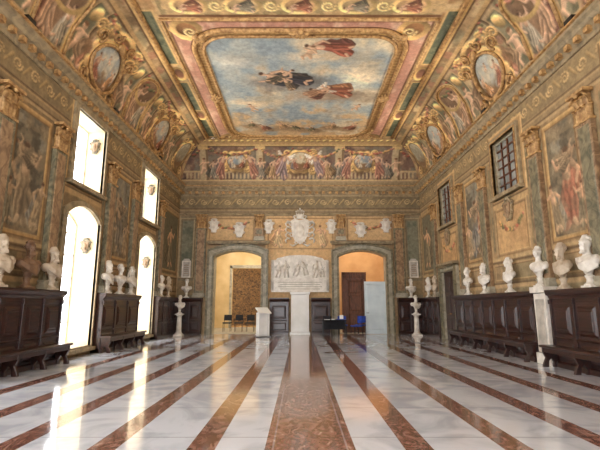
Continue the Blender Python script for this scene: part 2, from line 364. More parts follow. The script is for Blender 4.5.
# ---------------------------------------------------------------- coves
NT=80
def cove_pt(th): return 1-math.cos(th), math.sin(th)
SL=2.9
def paint_cove_side(side):
    ks=yarr(D,7.5,.034); ths=np.linspace(0,PI/2,NT); ss_=np.linspace(0,SL,NT)
    c=Cv(ks,ss_,(178,144,100)); wc=LWC if side<0 else RWC; pil=LPIL if side<0 else RPIL
    c.noise((128,104,74),1.2,.5,.2,.85,11+side); c.noise((210,180,130),2.0,.54,.14,.85,12+side); c.noise((122,116,88),1.5,.56,.12,.6,13); c.noise((166,112,86),2.2,.62,.08,.7,14)
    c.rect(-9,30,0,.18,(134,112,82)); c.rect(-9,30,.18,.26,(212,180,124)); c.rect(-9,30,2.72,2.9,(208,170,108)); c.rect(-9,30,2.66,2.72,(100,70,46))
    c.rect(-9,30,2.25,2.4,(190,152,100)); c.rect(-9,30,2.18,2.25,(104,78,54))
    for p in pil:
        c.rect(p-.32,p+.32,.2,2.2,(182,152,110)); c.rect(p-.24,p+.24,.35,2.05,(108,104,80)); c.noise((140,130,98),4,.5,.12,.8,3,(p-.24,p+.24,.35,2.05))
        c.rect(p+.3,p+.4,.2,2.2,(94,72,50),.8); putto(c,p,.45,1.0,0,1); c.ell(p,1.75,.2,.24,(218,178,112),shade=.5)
    for i,w in enumerate(wc):
        for s in (-1,1):
            fig(c,w+s*1.05,.3,1.5,s*.35,((176,130,92),(190,166,134),(162,110,84))[(i+(s>0))%3],(140,112,84),i*3+s,flip=-s)
            scroll(c,w+s*.75,1.9,.3,(216,174,108),flip=s,w=.08); scroll(c,w+s*1.2,1.7,.2,(200,158,98),flip=-s,w=.06)
        c.rect(w-.75,w+.75,1.5,2.1,(196,156,100)); c.ell(w,1.75,.7,.5,(208,168,106),shade=.4,wob=.06)
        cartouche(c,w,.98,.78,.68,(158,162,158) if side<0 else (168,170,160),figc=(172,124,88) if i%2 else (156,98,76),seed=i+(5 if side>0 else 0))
        c.ell(w,1.95,.4,.22,(224,182,114),shade=.5); c.ell(w,1.95,.26,.12,(146,106,70)); garland(c,w-1.2,w+1.2,2.15,.3,i)
    for i in range(len(pil)-1):
        m=(pil[i]+pil[i+1])/2
        if pil[i+1]-pil[i]<2.6:
            c.rect(m-.62,m+.62,.35,1.75,(138,106,78)); c.ell(m,1.6,.62,.5,(138,106,78)); fig(c,m-.2,.4,1.35,.1,(176,138,106),(134,88,70),20+i); fig(c,m+.3,.4,1.1,-.15,(160,148,126),None,24+i,flip=-1); garland(c,m-.6,m+.6,2.0,.25,i)
            for s in (-1,1): c.rect(m+s*.66-.06,m+s*.66+.06,.3,1.6,(218,178,108))
            c.ell(m,1.62,.72,.55,(218,178,108),ring=.12)
    cartouche(c,20.3,1.2,.55,.7,(156,148,124),seed=31)
    nv,nu=c.U.shape; P=np.zeros((nv,nu,3)); R=relief_h(c.C)*.16
    for j,th in enumerate(ths):
        a,h=cove_pt(th); yend=D-CB*a; yy=np.minimum(c.us,yend); f=min(1,min(j,NT-1-j)/4)*np.clip((yend-c.us)/.2,0,1); r=R[j]*f
        P[j,:,0]=side*(W-CW*a)-side*math.cos(th)*r; P[j,:,1]=yy; P[j,:,2]=ZC+(HC-ZC)*h-math.sin(th)*r
    gridobj('ceiling_cove_'+('left' if side<0 else 'right'),P,c.C,fade=.05,fc=(214,186,136),mul=1.02,sat=.88)
    def mp(y,s,o=.06):
        th=s/SL*PI/2; a,h=cove_pt(th); return (side*(W-CW*a-math.cos(th)*o),y,ZC+(HC-ZC)*h-math.sin(th)*o)
    mb=MB()
    for w in wc[1:]:
        n=28; mb.tube([mp(w+.80*math.cos(2*PI*i/n),.98+.69*math.sin(2*PI*i/n),.09) for i in range(n+1)],.055,gold)
        for sx in (-1,1):
            for (cx,cy,r,f,tn) in ((.92,.35,.2,1,1.3),(.95,1.55,.22,-1,1.3),(.45,1.9,.2,1,1.2)):
                mb.tube([mp(w+sx*(cx+r*(1-.7*i/16)*math.cos(2*PI*tn*i/16+2)),cy+f*r*(1-.7*i/16)*math.sin(2*PI*tn*i/16+2),.08) for i in range(17)],[.05*(1-.03*i) for i in range(17)],gold,6)
        T=mp(w,1.78,.1); mb.ell(T,(.09,.2,.16),gold,10); T=mp(w,.25,.1); mb.ell(T,(.07,.16,.12),gold,10)
    for i in range(len(pil)-1):
        m=(pil[i]+pil[i+1])/2
        if pil[i+1]-pil[i]<2.6 and m>4:
            mb.tube([mp(m-.68,.3),mp(m-.68,1.0),mp(m-.68,1.6)]+[mp(m-.68*math.cos(PI*k/12),1.62+.52*math.sin(PI*k/12)) for k in range(1,12)]+[mp(m+.68,1.6),mp(m+.68,1.0),mp(m+.68,.3)],.045,gold,6)
    mb.obj('trim_%d'%(5 if side<0 else 6))
paint_cove_side(-1); paint_cove_side(1)
def paint_cove_back():
    xs=np.linspace(-W,W,366); ths=np.linspace(0,PI/2,NT); s_=np.linspace(0,2.7,NT)
    c=Cv(xs,s_,(132,102,84))
    c.noise((96,76,70),1.3,.5,.2,.8,41); c.noise((184,152,116),2.4,.58,.1,.7,42); c.noise((118,116,102),1.8,.58,.1,.7,44)
    c.rect(-9,9,0,.25,(160,138,104)); c.rect(-9,9,.25,.32,(210,180,128)); c.rect(-9,9,1.95,2.1,(204,168,108)); c.rect(-9,9,2.1,2.7,(184,148,100)); c.rect(-9,9,1.9,1.95,(96,70,48))
    for x in np.arange(-5.8,6,.32): c.ell(x,2.4,.1,.14,(222,186,118),shade=.5)
    for x in np.arange(-5.9,6,.2): c.rect(x-.05,x+.05,.36,.62,(194,168,126))
    c.rect(-9,9,.62,.7,(204,176,128))
    for x in (-5.0,-2.05,2.05,5.0):
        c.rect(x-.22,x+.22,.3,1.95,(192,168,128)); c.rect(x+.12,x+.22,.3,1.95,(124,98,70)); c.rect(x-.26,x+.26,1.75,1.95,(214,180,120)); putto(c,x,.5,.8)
    for x in (-3.3,3.3):
        cartouche(c,x,1.15,.5,.42,(136,146,152),figc=(188,172,146),seed=int(x)+9)
        for s in (-1,1): fig(c,x+s*.95,.45,1.15,s*.3,(158,108,88),(128,108,98),int(x)+s+20,flip=-s); fig(c,x+s*1.3,.4,.8,s*.1,(136,126,108),None,int(x)+s+29,flip=-s)
    cartouche(c,0,1.15,.6,.48,(176,148,110),figc=(148,94,74),seed=3)
    for s in (-1,1):
        fig(c,s*1.05,.45,1.25,s*.3,(148,124,120),(158,112,94),s+30,flip=-s,wings=True); fig(c,s*1.5,.4,.9,s*.2,(168,134,94),None,s+37,flip=-s); garland(c,s*.4,s*2.0,1.75,.4,s+3); garland(c,s*2.2,s*4.8,1.8,.35,s+5)
        garland(c,s*5.2,s*6.0,1.7,.3,s+8)
    nv,nu=c.U.shape; P=np.zeros((nv,nu,3)); R=relief_h(c.C)*.14
    for j,th in enumerate(ths):
        a,h=cove_pt(th); xe=W-CW*a; f=min(1,min(j,NT-1-j)/4)*np.clip((xe-np.abs(c.us))/.2,0,1); r=R[j]*f
        P[j,:,0]=np.clip(c.us,-xe,xe); P[j,:,1]=D-CB*a-math.cos(th)*r; P[j,:,2]=ZC+(HC-ZC)*h-math.sin(th)*r
    gridobj('ceiling_cove_back',P,c.C,sat=.88)
paint_cove_back()
# ---------------------------------------------------------------- walls
UZ0,UZ1=4.75,6.8
LZ0,LZ1=0.25,4.15
WH=0.95
def arch_outline(x0,x1,z0,z1,rise,n=10):
    pts=[(x0,z0),(x1,z0),(x1,z1-rise)]
    if rise>0:
        w=(x1-x0)/2; R=(w*w+rise*rise)/(2*rise); cz=z1-R; cx=(x0+x1)/2; a=math.asin(min(1,w/R))
        for i in range(1,n): 
            t=a-2*a*i/n; pts.append((cx+R*math.sin(t),cz+R*math.cos(t)))
    pts.append((x0,z1-rise)); return pts
def open_mask(U,V,x0,x1,z0,z1,rise):
    m=(U>x0)&(U<x1)&(V>z0)
    if rise>0:
        w=(x1-x0)/2; R=(w*w+rise*rise)/(2*rise); cz=z1-R; cx=(x0+x1)/2
        top=cz+np.sqrt(np.maximum(R*R-(U-cx)**2,0)); return m&(V<top)
    return m&(V<z1)
def entab(c,x0,x1,seed):
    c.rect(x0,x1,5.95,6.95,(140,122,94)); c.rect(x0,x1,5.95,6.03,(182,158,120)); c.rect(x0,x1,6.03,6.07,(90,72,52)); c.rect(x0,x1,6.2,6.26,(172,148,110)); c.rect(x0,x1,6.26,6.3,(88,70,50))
    c.rect(x0,x1,6.34,6.9,(122,108,84)); c.noise((150,132,98),2,.5,.15,.7,seed,(x0,x1,6.34,6.9))
    x=x0+.3;k=0
    while x<x1:
        scroll(c,x,6.62,.16,(170,146,106),flip=1 if k%2 else -1,w=.035); c.cap(x+.2,6.5,x+.42,6.75,.03,.05,(160,136,96)); x+=.62;k+=1
RW=.76; RZ1=6.45
def paint_side(side):
    wc=LWC if side<0 else RWC; pil=LPIL if side<0 else RPIL
    ys=np.unique(np.concatenate([np.arange(YB,6.8,.12),np.arange(6.8,15,.03),np.arange(15,D,.045),[D]])); zs=np.unique(np.concatenate([np.arange(0,1.7,.12),np.arange(1.7,ZC,.03),[ZC]]))
    c=Cv(ys,zs,(148,124,94) if side<0 else (170,146,112))  # left wall painted darker, its backlit shade put into the colour
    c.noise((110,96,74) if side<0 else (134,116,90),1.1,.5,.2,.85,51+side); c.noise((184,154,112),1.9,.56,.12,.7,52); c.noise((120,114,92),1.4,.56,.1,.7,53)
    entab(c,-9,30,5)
    c.rect(-9,30,1.9,2.02,(180,154,116)); c.rect(-9,30,2.02,2.06,(88,68,50)); c.rect(-9,30,2.72,2.82,(186,162,122)); c.rect(-9,30,2.66,2.72,(92,72,54))
    for i in range(len(pil)-1):
        a,b=pil[i]+.3,pil[i+1]-.3; m=(a+b)/2
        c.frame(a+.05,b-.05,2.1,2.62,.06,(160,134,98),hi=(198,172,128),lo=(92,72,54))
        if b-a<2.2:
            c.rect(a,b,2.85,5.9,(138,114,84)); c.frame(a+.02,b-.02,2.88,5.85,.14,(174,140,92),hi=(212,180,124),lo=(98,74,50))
            c.rect(a+.18,b-.18,3.0,5.7,(94,90,80)); c.noise((132,118,96),1.6,.5,.15,.9,60+i,(a+.18,b-.18,3.0,5.7)); c.noise((128,130,124),1.5,.52,.12,.9,61+i,(a+.18,b-.18,4.3,5.7))
            c.rect(a+.18,b-.18,3.0,3.4,(116,96,72)); c.noise((74,70,60),2.5,.52,.1,.85,62+i,(a+.18,b-.18,3.0,5.4))
            if side<0: rb,rb2,sk=[(138,124,104),(120,114,106),(148,130,104),(128,112,90)][i%4],(102,96,84),(172,146,118)
            else: rb,rb2,sk=[(156,96,76),(114,116,120),(174,140,100),(152,96,78)][i%4],[(122,114,98),(152,102,82)][i%2],(196,158,128)
            fig(c,m-.1,3.2,1.9,.05,rb,rb2,i,sk,flip=1 if i%2 else -1); fig(c,m+.38,3.15,1.2,-.15,(150,128,100),(114,112,106),i+40,sk); fig(c,m-.5,3.15,1.0,.1,(118,110,92),None,i+44,sk); fig(c,m+.2,4.7,.8,PI*.4,(138,120,98),None,i+47,sk)
            c.noise((168,154,128),3.5,.56,.12,.4,63+i,(a+.18,b-.18,3.0,5.7)); c.noise((78,72,60),4.5,.58,.12,.4,73+i,(a+.18,b-.18,3.0,5.7))
        else:
            for s in (-1,1):
                x=m+s*1.17; c.rect(x-.12,x+.12,2.85,5.9,(156,128,94)); c.rect(x-.07,x+.07,3.0,5.75,(114,106,84)); c.noise((150,132,102),5,.5,.1,.7,5,(x-.07,x+.07,3,5.75))
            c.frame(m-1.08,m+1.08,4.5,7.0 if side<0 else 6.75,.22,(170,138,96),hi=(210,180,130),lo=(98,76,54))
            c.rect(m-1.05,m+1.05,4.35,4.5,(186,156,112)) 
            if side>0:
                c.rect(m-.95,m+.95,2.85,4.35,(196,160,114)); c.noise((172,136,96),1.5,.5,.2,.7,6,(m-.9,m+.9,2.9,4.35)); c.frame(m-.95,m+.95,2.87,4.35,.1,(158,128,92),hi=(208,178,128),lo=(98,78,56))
                garland(c,m-.7,m+.7,3.9,.3,i+60)
                c.rect(m-.86,m+.86,4.72,6.6,(130,112,86))
    a=pil[-1]+.3
    c.frame(a+.05,D-.1,2.9,5.85,.14,(156,130,92),hi=(194,166,120),lo=(92,72,52)); c.rect(a+.22,D-.28,3.05,5.7,(104,102,86)); fig(c,(a+D)/2,3.2,2.0,0,(134,122,98),None,5)
    U=.5*(ys[:-1]+ys[1:]);V=.5*(zs[:-1]+zs[1:]); UU,VV=np.meshgrid(U,V); mk=np.ones(UU.shape,bool)
    for w in wc:
        if side<0:
            mk&=~open_mask(UU,VV,w-.88,w+.88,UZ0,UZ1,0); mk&=~open_mask(UU,VV,w-WH,w+WH,LZ0,LZ1,.35)
        else: mk&=~open_mask(UU,VV,w-RW,w+RW,UZ0,RZ1,0)
    X=np.full(c.U.shape,side*W); P=np.stack([X,c.U,c.V],-1)
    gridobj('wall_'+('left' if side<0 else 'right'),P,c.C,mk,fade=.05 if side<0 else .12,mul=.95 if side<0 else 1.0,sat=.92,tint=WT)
paint_side(-1); paint_side(1)
DX0,DX1,DZ=1.95,4.3,4.1
def paint_back():
    xs=np.linspace(-W,W,355); zs=np.append(np.arange(0,ZC,.035),ZC)
    c=Cv(xs,zs,(180,150,112)); c.noise((150,124,92),1.2,.5,.2,.7,71); c.noise((196,166,124),2,.58,.14,.6,72)
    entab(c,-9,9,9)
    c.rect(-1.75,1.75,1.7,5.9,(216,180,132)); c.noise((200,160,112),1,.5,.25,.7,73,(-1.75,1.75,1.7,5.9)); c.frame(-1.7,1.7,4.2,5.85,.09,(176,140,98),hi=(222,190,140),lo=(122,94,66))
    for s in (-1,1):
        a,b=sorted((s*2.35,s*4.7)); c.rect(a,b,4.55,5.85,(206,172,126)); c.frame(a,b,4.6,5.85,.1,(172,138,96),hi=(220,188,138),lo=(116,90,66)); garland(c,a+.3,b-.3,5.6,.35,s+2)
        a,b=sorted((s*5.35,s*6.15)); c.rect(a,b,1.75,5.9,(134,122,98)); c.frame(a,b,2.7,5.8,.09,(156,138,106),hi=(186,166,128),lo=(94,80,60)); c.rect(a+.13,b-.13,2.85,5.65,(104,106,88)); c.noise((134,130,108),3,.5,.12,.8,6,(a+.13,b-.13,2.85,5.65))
        c.rect(a,b,1.9,2.6,(152,130,96))
    for s in (-1,1): fig(c,s*1.15,4.35,1.1,s*.1,(200,172,130),(180,144,106),s+3,flip=-s)
    U=.5*(xs[:-1]+xs[1:]);V=.5*(zs[:-1]+zs[1:]); UU,VV=np.meshgrid(U,V); mk=np.ones(UU.shape,bool)
    for s in (-1,1):
        a,b=sorted((s*DX0,s*DX1)); mk&=~open_mask(UU,VV,a,b,-1,DZ,.3)
    P=np.stack([c.U,np.full(c.U.shape,D),c.V],-1); gridobj('wall_back',P,c.C,mk,sat=.95,mul=1.0)
paint_back()
mb=MB(); mb.box(.5,W,YB-.3,YB,0,HC,stone); mb.box(-W,-W+.5,YB-.3,YB,0,HC,stone); mb.box(-W+.5,.5,YB-.3,YB,HC-1.2,HC,stone); mb.box(-3.0,-2.7,YB-.3,YB,0,HC-1.2,stone)  # unseen end wall, opening shaped so light falls on the right wall
mb.obj('wall_front_unseen')
# ---------------------------------------------------------------- floor
def floormat():
    m=bpy.data.materials.new('striped_marble_floor'); m.use_nodes=True; nt=m.node_tree; N=nt.nodes; Lk=nt.links; b=N['Principled BSDF']
    tc=N.new('ShaderNodeTexCoord'); sep=N.new('ShaderNodeSeparateXYZ'); Lk.new(tc.outputs['Object'],sep.inputs[0])
    def M(op,a,b_=None,c_=None):
        n=N.new('ShaderNodeMath'); n.operation=op
        for i,v in enumerate((a,b_,c_)):
            if v is None: continue
            if isinstance(v,(int,float)): n.inputs[i].default_value=v
            else: Lk.new(v,n.inputs[i])
        return n.outputs[0]
    x=M('ABSOLUTE',M('SUBTRACT',sep.outputs[0],.1))
    cen=M('LESS_THAN',x,.45); line=M('LESS_THAN',M('ABSOLUTE',M('SUBTRACT',x,.37)),.010)
    md=M('ABSOLUTE',M('SUBTRACT',M('MODULO',M('SUBTRACT',x,.59),.98),.49))
    st=M('MULTIPLY',M('LESS_THAN',md,.14),M('MULTIPLY',M('GREATER_THAN',x,.6),M('LESS_THAN',x,5.4)))
    brown=M('MAXIMUM',M('MULTIPLY',cen,M('SUBTRACT',1.0,M('MULTIPLY',line,.25))),st)
    ends=M('LESS_THAN',sep.outputs[1],20.3)
    brown=M('MULTIPLY',brown,ends)
    band=M('LESS_THAN',M('ABSOLUTE',M('SUBTRACT',sep.outputs[1],20.45)),.15); brown=M('MAXIMUM',brown,band)
    mp=N.new('ShaderNodeMapping'); mp.inputs['Scale'].default_value=(1.3,.8,1); Lk.new(tc.outputs['Object'],mp.inputs[0])
    n1=N.new('ShaderNodeTexNoise'); n1.inputs['Scale'].default_value=4.2; n1.inputs['Detail'].default_value=9; n1.inputs['Distortion'].default_value=2.4; n1.inputs['Roughness'].default_value=.7; Lk.new(mp.outputs[0],n1.inputs['Vector'])
    r1=N.new('ShaderNodeValToRGB'); e=r1.color_ramp.elements; e[0].position=.3; e[0].color=L4((72,42,38)); e[1].position=.7; e[1].color=L4((206,182,168))
    k=e.new(.45); k.color=L4((116,74,64)); k=e.new(.56); k.color=L4((154,114,100)); Lk.new(n1.outputs['Fac'],r1.inputs[0])
    n2=N.new('ShaderNodeTexNoise'); n2.inputs['Scale'].default_value=1.1; n2.inputs['Detail'].default_value=9; n2.inputs['Distortion'].default_value=1.6; Lk.new(tc.outputs['Object'],n2.inputs['Vector'])
    r2=N.new('ShaderNodeValToRGB'); e=r2.color_ramp.elements; e[0].position=.36; e[0].color=L4((190,196,208)); e[1].position=.55; e[1].color=L4((222,227,236)); Lk.new(n2.outputs['Fac'],r2.inputs[0])
    ji=M('LESS_THAN',M('ABSOLUTE',M('SUBTRACT',M('MODULO',M('ADD',sep.outputs[1],20.0),1.35),.67)),.008)
    jm=N.new('ShaderNodeMix'); jm.data_type='RGBA'; Lk.new(ji,jm.inputs[0]); Lk.new(r2.outputs[0],jm.inputs[6]); jm.inputs[7].default_value=L4((156,158,162))
    mx=N.new('ShaderNodeMix'); mx.data_type='RGBA'; Lk.new(brown,mx.inputs[0]); Lk.new(jm.outputs[2],mx.inputs[6]); Lk.new(r1.outputs[0],mx.inputs[7])
    Lk.new(mx.outputs[2],b.inputs['Base Color']); b.inputs['Roughness'].default_value=.11; b.inputs['IOR'].default_value=1.5
    b.inputs['Coat Weight'].default_value=.35; b.inputs['Coat Roughness'].default_value=.04
    nb=N.new('ShaderNodeTexNoise'); nb.inputs['Scale'].default_value=.9; Lk.new(tc.outputs['Object'],nb.inputs['Vector'])
    bp=N.new('ShaderNodeBump'); bp.inputs['Strength'].default_value=.06; bp.inputs['Distance'].default_value=.01; Lk.new(nb.outputs['Fac'],bp.inputs['Height']); Lk.new(bp.outputs[0],b.inputs['Normal'])
    return m
fm=floormat()
mb=MB(); mb.box(-W-.0,W+.0,YB,D,-.2,0,fm); mb.obj('floor')
mb=MB(); mb.box(-W,W,D+.002,28.4,-.2,-.001,stonep); mb.obj('floor_adjacent_room')
# ---------------------------------------------------------------- cornices
def cprof(s=1.0): return [(0,0),(.05,0),(.05,.08),(.10,.12),(.10,.2),(.2,.26),(.24,.34),(.30,.38),(.30,.46),(.34,.5),(0,.5)]
def cornice(name,p0,length,rz,string=False):
    mb=MB(); mb.prism(cprof(),0,length,stone,MPROF)
    if string: mb.prism([(0,-1.02),(.06,-1.02),(.09,-.96),(.05,-.9),(0,-.9)],0,length,stone,MPROF)
    n=int(length/.34)
    for i in range(n):
        x=(i+.5)*length/n; mb.box(x-.07,x+.07,.04,.2,.1,.22,gold)
    mb.prism([(.30,.46),(.36,.47),(.36,.5),(.30,.5)],0,length,gold,MPROF)
    mb.obj(name,p0,rz)
cornice('trim_2',(W,YB,ZC-.5),D-YB,PI/2)
cornice('trim_3',(-W,D,ZC-.5),D-YB,-PI/2)
cornice('trim_4',(W,D,ZC-.5),2*W,PI,True)
# ---------------------------------------------------------------- capitals / pilasters
def leaf(mb,M,w,h,curl,m):
    vs=[];fs=[];n=6
    for j in range(n+1):
        t=j/n; ww=w*(.75+.5*math.sin(PI*t*.8))*(1-.55*t**3)
        out=curl*(t**2.2)+ .02; z=h*math.sin(t*PI*.56)
        if t>.85: z=h*(1-.2*(t-.85)/.15)
        for k in range(5):
            u=(k-2)/2; vs.append((ww*u/2,-(out-abs(u)*.03+(.015 if k==2 else 0)),z))
    for j in range(n):
        for k in range(4): a=j*5+k; fs.append((a,a+1,a+6,a+5))
    mb.add(vs,fs,m,True,M)
def capital(mb,z0,w,h,y=0,m=gold):
    F=Matrix.Rotation(PI,4,'Z')
    mb.box(-w*.42,w*.42,0.01,.1+y,z0,z0+h*.85,m)
    for r,(zz,hh,cu,nn) in enumerate(((0,.45,.09,4),(.28,.48,.13,3))):
        for i in range(nn):
            x=(-(nn-1)/2+i)*w*.9/nn
            leaf(mb,Matrix.Translation((x,.1+y,z0+zz*h))@F,w*.9/nn*1.05,hh*h,cu,m)
    for s in (-1,1):
        leaf(mb,Matrix.Translation((s*w*.42,.06+y,z0))@Matrix.Rotation(-s*PI/2,4,'Z')@F,.14,.5*h,.08,m)
        pts=[]
        for i in range(15):
            a=i/14*PI*2.6; rr=.085*(1-.6*i/14); pts.append((s*(w*.5-.02+rr*math.cos(a+PI)),.17+y,z0+h*.8+rr*math.sin(a+PI*.5)))
        mb.tube(pts,[.028*(1-.4*i/14) for i in range(15)],m,6)
    mb.ell((0,.2+y,z0+h*.88),(.06,.04,.06),m,8)
    mb.box(-w*.6,w*.6,0.01,.24+y,z0+h*.9,z0+h,m)
def pilaster(shaft,z0=0,pedestal=True,w=.5,zc0=5.3,zc1=5.95):
    mb=MB()
    if pedestal:
        mb.box(-w*.62,w*.62,0.01,.34,0,.25,marble_w); mb.panel(-w*.56,w*.56,0.01,.30,.25,1.7,.02,marble_w); mb.box(-w*.64,w*.64,0.01,.36,1.7,1.84,marble_w); z=1.84
        mb.panel(-w*.4,w*.4,.29,.32,.4,1.55,.03,marble_g)
    else: z=z0
    for h,e in ((.1,.06),(.06,.03),(.05,.045)):
        mb.box(-w/2-e,w/2+e,0.01,.14+e,z,z+h,stonep); z+=h
    mb.box(-w/2,w/2,0.01,.12,z,zc0,shaft)
    mb.panel(-w/2+.07,w/2-.07,.12,.135,z+.12,zc0-.12,.015,stoneb if shaft is stoneg else stoneg)
    mb.box(-w/2-.03,w/2+.03,0.01,.15,zc0-.05,zc0,gold)
    capital(mb,zc0,w,zc1-zc0)
    return mb.mesh('pilaster')
pped=pilaster(stoneb); pm=pilaster(stoneb,1.77,False); pmg=pilaster(stoneg,1.77,False)
for i,p in enumerate(RPIL): place(pped if i in (4,) else pm,'pilaster',(W,p,0),PI/2)
for p in LPIL: place(pmg,'pilaster',(-W,p,0),-PI/2)
ps=pilaster(stoneb,4.62,False,.42)
for x in (-5.03,5.03): place(pmg,'pilaster',(x,D,0),PI)
for x in (-2.08,2.08): place(ps,'pilaster',(x,D,0),PI)
# ---------------------------------------------------------------- windows
def offset_outline(x0,x1,z0,z1,rise,o): return arch_outline(x0-o,x1+o,z0-o,z1+o,rise*1.02 if rise else 0)
def ring(mb,inner,outer,y0,y1,m,M=None):
    n=len(inner); vs=[(p[0],y,p[1]) for y in (y0,y1) for p in inner]+[(p[0],y,p[1]) for y in (y0,y1) for p in outer]
    fs=[]
    for i in range(n):
        j=(i+1)%n; fs+= [(n+i,n+j,3*n+j,3*n+i),(i,j,n+j,n+i),(2*n+i,3*n+i,3*n+j,2*n+j),(i,2*n+i,2*n+j,j)]
    mb.add(vs,fs,m,False,M)
def shieldpoly(w,h):
    pts=[]
    for x,z in ((-.5,.42),(-.3,.5),(0,.44),(.3,.5),(.5,.42),(.46,.1),(.42,-.15),(.28,-.36),(0,-.52),(-.28,-.36),(-.42,-.15),(-.46,.1)): pts.append((x*w,z*h))
    return pts
def escutcheon(mb,w,h,m1,m2,M=None,fancy=False):
    M=M or Matrix.Identity(4)
    mb.prism(shieldpoly(w,h),0,.07,m1,M@MX)
    mb.prism(shieldpoly(w*.78,h*.78),.07,.1,m2,M@MX)
    mb.ell((0,.07,0),(w*.3,.07,h*.32),m2,10,M)
    for s in (-1,1):
        for (cx,cz,r) in ((.5,.3,.16),(.46,-.15,.13),(.2,-.46,.1),(.25,.55,.12)):
            pts=[]
            for i in range(12):
                a=i/11*PI*2.2; rr=r*w*(1-.65*i/11); pts.append((s*(cx*w+rr*math.cos(a)),.05,cz*h+rr*math.sin(a)))
            mb.tube(pts,[.16*r*w+.012]*12,m1,6,M)
    mb.lathe([(w*.16,h*.5),(w*.2,h*.54),(w*.17,h*.58),(w*.24,h*.68),(w*.05,h*.66)],m1,12,M@Matrix.Translation((0,.05,0)),1,.4)
    if fancy:
        for i in range(5):
            x=(i-2)*w*.11; mb.tube([(x*.8,.06,h*.66),(x,.07,h*.78),(x*.5,.07,h*.86)],.018,m1,6,M); mb.ell((x,.07,h*.8),(.025,.025,.03),m1,6,M)
        mb.ell((0,.07,h*.9),(.04,.04,.05),m1,8,M)
        for s in (-1,1):
            for q in range(4):
                z0=h*(.35-.22*q); mb.tube([(s*w*.5,.03,z0),(s*w*.66,.07,z0+.06),(s*w*.78,.05,z0-.06),(s*w*.72,.03,z0-.2)],[.05,.06,.045,.02],m1,8,M)
            mb.tube([(s*w*.2,.04,-h*.5),(s*w*.4,.06,-h*.58),(s*w*.55,.04,-h*.5)],[.04,.05,.02],m1,8,M)
def window(idx,cy,x0,x1,z0,z1,rise,side,depth=.75,cols=2,rows=4,glass=None,jamb=None,trimm=None):
    jamb=jamb or cream; trimm=trimm or stone
    mb=MB(); inn=arch_outline(x0,x1,z0,z1,rise); out=offset_outline(x0,x1,z0,z1,rise,.14)
    n=len(inn); vs=[(p[0],.0,p[1]) for p in inn]+[(p[0],-depth,p[1]) for p in inn]
    mb.add(vs,[(i,(i+1)%n,(i+1)%n+n,i+n) for i in range(n)],jamb)
    ring(mb,inn,out,.0,.07,trimm); ring(mb,arch_outline(x0+.0,x1-.0,z0,z1,rise),offset_outline(x0,x1,z0,z1,rise,.04),.0,.1,gold if glass else trimm)
    si=arch_outline(x0+.06,x1-.06,z0+.07,z1-.06,rise*.95)
    fm_=whitep if not glass else stonep; t=.02
    ring(mb,si,inn,-depth+.01,-depth+.07,fm_)
    for k in range(1,cols):
        x=x0+(x1-x0)*k/cols; w=t*1.6 if k==cols//2 else t; mb.box(x-w,x+w,-depth+.02,-depth+.06,z0,z1-.01,wood2 if glass else fm_)
    for k in range(1,rows):
        z=z0+(z1-z0)*k/rows
        if z<z1-rise: mb.box(x0,x1,-depth+.02,-depth+.055,z-t,z+t,wood2 if glass else fm_)
    if glass: mb.box(x0-.03,x1+.03,-depth-.02,-depth+.0,z0-.03,z1+.03,glass)
    else:
        zz=z0+(z1-z0)*(.74)
        Mj=Matrix.Translation((x0,-depth*.42,zz))@Matrix.Rotation(-PI/2,4,'Z')
        escutcheon(mb,.26,.4,stoneg,stoneb,Mj)
    mb.box(x0-.2,x1+.2,0,.16,z0-.14,z0-.04,trimm)
    return mb.obj('window_%d'%idx,(side*W,cy,0),-PI/2 if side<0 else PI/2)
wi=1
for w in LWC:
    window(wi,w,-.88,.88,UZ0,UZ1,0,-1,.6,2,3); wi+=1
    window(wi,w,-WH,WH,LZ0,LZ1,.35,-1,.72,2,6); wi+=1
for w in RWC:
    window(wi,w,-RW,RW,UZ0,RZ1,0,1,.14,4,6,glass=glassg,jamb=stone); wi+=1
for w in RWC[1:]:
    mb=MB(); escutcheon(mb,.5,.6,stone,stoneb,None,False); mb.obj('stucco_cartouche',(W-.01,w,4.15),PI/2)
# ---------------------------------------------------------------- doors
def doorframe(idx,w,h,loc,rz,rise=.3,o=.36,rev=.45,mA=None,mB=None):
    mA=mA or stonep; mB=mB or stoneg
    mb=MB(); inn=arch_outline(-w,w,0,h,rise); out=arch_outline(-w-o,w+o,0,h+o,rise*1.06)
    def openring(a,b,y0,y1,m):
        n=len(a); vs=[(p[0],y,p[1]) for y in (y0,y1) for p in a]+[(p[0],y,p[1]) for y in (y0,y1) for p in b]; fs=[]
        for i in range(1,n): 
            j=(i+1)%n
            fs+=[(n+i,n+j,3*n+j,3*n+i),(i,j,n+j,n+i),(2*n+i,3*n+i,3*n+j,2*n+j)]
        mb.add(vs,fs,m)
    k=o/.36
    openring(inn,out,0.01,.14,mA); openring(inn,arch_outline(-w-.1*k,w+.1*k,0,h+.1*k,rise),.14,.19,mB); openring(arch_outline(-w-.27*k,w+.27*k,0,h+.27*k,rise*1.03),out,.14,.22,mB)
    if rev:
        n=len(inn); vs=[(p[0],.0,p[1]) for p in inn]+[(p[0],-rev,p[1]) for p in inn]
        mb.add(vs,[(i,(i+1)%n,(i+1)%n+n,i+n) for i in range(1,n)],mA)
    mb.box(-w-o-.06,w+o+.06,0.01,.3,h+o+.02,h+o+.12,stone); mb.box(-w-o,w+o,0.01,.22,h+o-.04,h+o+.02,stone)
    return mb.obj('door_%d'%idx,loc,rz)
for i,s in ((1,-1),(2,1)): doorframe(i,(DX1-DX0)/2,DZ,(s*(DX0+DX1)/2,D,0),PI)
mb=MB(); YA=27.5
mb.box(-W,-.11,YA,YA+.2,3.7,5.5,yellowp); mb.box(-W,-4.3,YA,YA+.2,0,3.7,yellowp); mb.box(-2.2,-.11,YA,YA+.2,0,3.7,yellowp); mb.box(.11,W,YA-1,YA-.8,0,5.5,orangep)
